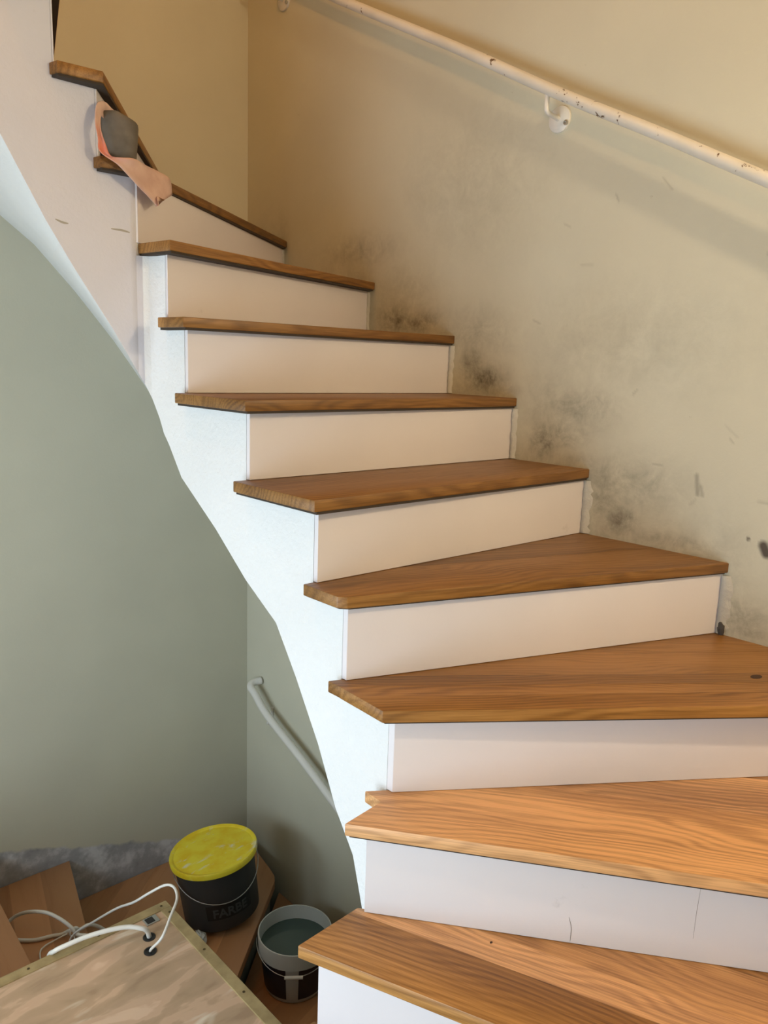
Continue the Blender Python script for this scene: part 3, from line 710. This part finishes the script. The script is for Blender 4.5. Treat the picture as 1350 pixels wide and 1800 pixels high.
cup = obj('cup', bm, M_cup); auto_smooth(cup, 50)
tag(cup, 'taupe plastic cup at the inner end of the ninth oak step, wrapped in pink paper', 'cup')
PR = [((5.16, 11.0, 9.70), (5.02, 10.98, 9.55)), ((4.98, 10.88, 9.69), (4.90, 10.88, 9.54)), ((4.80, 10.72, 9.71), (4.80, 10.74, 9.50)), ((4.63, 10.57, 9.62), (4.69, 10.60, 9.48)),
      ((4.565, 10.50, 9.40), (4.64, 10.50, 9.30)), ((4.58, 10.46, 9.18), (4.68, 10.46, 9.12)), ((4.59, 10.44, 9.02), (4.755, 10.44, 8.985)),
      ((4.80, 10.42, 8.91), (5.05, 10.47, 9.03)), ((4.95, 10.43, 8.80), (5.33, 10.66, 9.02)), ((5.12, 10.46, 8.68), (5.62, 10.86, 9.02)), ((5.23, 10.48, 8.61), (5.87, 11.03, 8.99)),
      ((5.42, 10.56, 8.50), (5.89, 11.0, 8.78))]
m = M_paper = mat('pink_paper', (.62, .34, .27), .8); t = NT(m); v = t.coord()
at = t.new('ShaderNodeAttribute', attribute_name='red')
k = t.math('MULTIPLY', at.outputs['Fac'], t.math('ADD', t.noise(v, 45, 4, .6), .45), clamp=True)
t.color(t.mix(k, t.ramp(t.noise(v, 20, 4), [(.35, (.56, .38, .33)), (.65, (.68, .50, .44))]), (.66, .20, .13)))
OA = spline([W(*a) for a, b in PR], 5); IB = spline([W(*b) for a, b in PR], 5)
# tail that hangs over the nosing, with a longer folded tip
TAILO = [W(5.33, 10.44, 8.47), W(5.38, 10.46, 8.53)]; 
me = bpy.data.meshes.new('paper'); NW = 6; vs = []; reds = []
for i, (a, b) in enumerate(zip(OA, IB)):
    f = i/(len(OA)-1)
    for j in range(NW+1):
        s = j/NW; p = a.lerp(b, s)+Vector((-.002, -.003, 0))*math.sin(s*math.pi*2+f*5)
        vs.append(p); reds.append(max(0, 1-abs(f-.5)/.16))
N0 = len(OA)
end = [W(5.34, 10.45, 8.47), W(5.42, 10.50, 8.50), W(5.42, 10.55, 8.60), W(5.46, 10.62, 8.64), W(5.55, 10.72, 8.62), W(5.65, 10.85, 8.66), W(5.72, 10.95, 8.70)]
vs += end; reds += [0]*7
fs = [(r*(NW+1)+j, r*(NW+1)+j+1, (r+1)*(NW+1)+j+1, (r+1)*(NW+1)+j) for r in range(N0) for j in range(NW)]
me.from_pydata(vs, [], fs); at = me.attributes.new('red', 'FLOAT', 'POINT'); at.data.foreach_set('value', reds)
for p in me.polygons: p.use_smooth = True
pp = link('paper', me, M_paper); md = pp.modifiers.new('thickness', 'SOLIDIFY'); md.thickness = .0012; md.offset = 0
tag(pp, 'torn pink paper strip draped over the edge of the ninth oak step', 'paper')
# ------------------------------------------------------------------ knots and wormholes in the lowest treads
tr = [o for o in stair.children if o.name.startswith('tread')]
def by_k(k): return tr[k]
knot(9.30, 3.42, 3, .010, by_k(3)).__setitem__('label', 'dark knot')
for (u, v_, k, r) in ((5.50, 4.15, 1, .0022), (5.9, 4.15, 1, .003), (6.05, 4.45, 1, .0018), (6.3, 4.4, 1, .0015), (6.2, 3.7, 1, .0018), (6.45, 3.35, 1, .0028)):
    knot(u, v_, k, r, by_k(k))

# fine cracks in the second riser, scuffs on the primer, a chip of missing filler
M_crack = mat('crack', (.16, .14, .12), .9); M_scuff = mat('grey_scuff', (.36, .34, .30), .9)
def strip(pts, nrm, w, mt, parent, name):
    bm = bmesh.new(); A = []
    P = spline(pts, 4)
    for i, p in enumerate(P):
        tt = (P[min(i+1, len(P)-1)]-P[max(i-1, 0)]).normalized(); sd = tt.cross(nrm).normalized()
        f = .35+.65*math.sin(math.pi*(i+.5)/len(P)); A.append((bm.verts.new(p+nrm*.0005+sd*w*f/2), bm.verts.new(p+nrm*.0005-sd*w*f/2)))
    for a, b in zip(A, A[1:]): bm.faces.new((a[0], a[1], b[1], b[0]))
    return obj(name, bm, mt, parent)
ris = [o for o in stair.children if o.name.startswith('riser')]
a2, b2 = Vector(RIS[2][0]), Vector(RIS[2][1]); t2 = (b2-a2).normalized(); n2_ = Vector((t2.y, -t2.x, 0))
if n2_.x > 0: n2_ = -n2_
for L, w in (([(2.015, 1.283), (2.045, 1.176), (2.046, 1.082), (2.044, .975)], .0011), ([(3.18, 1.787), (3.169, 1.547), (3.164, 1.244)], .0007), ([(3.606, 1.38), (3.595, 1.258), (3.594, 1.124)], .0010)):
    strip([W(a2.x+t2.x*q, a2.y+t2.y*q, max(z, 1.02)) for q, z in L], n2_, w, M_crack, ris[1], 'crack')
for L in ([(4.085, 10.7, 8.157), (4.178, 10.7, 8.129), (4.25, 10.7, 8.125)], [(4.822, 10.7, 8.137), (4.981, 10.7, 8.136), (5.086, 10.7, 8.121)]):
    strip([W(*p) for p in L], Vector((0, -1, 0)), .005, M_scuff, body, 'scuff')
bm = bmesh.new(); bmesh.ops.create_icosphere(bm, subdivisions=2, radius=1)
rnd = random.Random(3)
for v_ in bm.verts: v_.co = Vector((v_.co.x*.006, v_.co.y*.009, v_.co.z*.016))*(1+rnd.uniform(-.3, .3))
bmesh.ops.translate(bm, verts=bm.verts, vec=W(10.46, 4.38, 3.09)); obj('missing_filler', bm, mat('dark_gap', (.07, .065, .06), .9), ris[3])
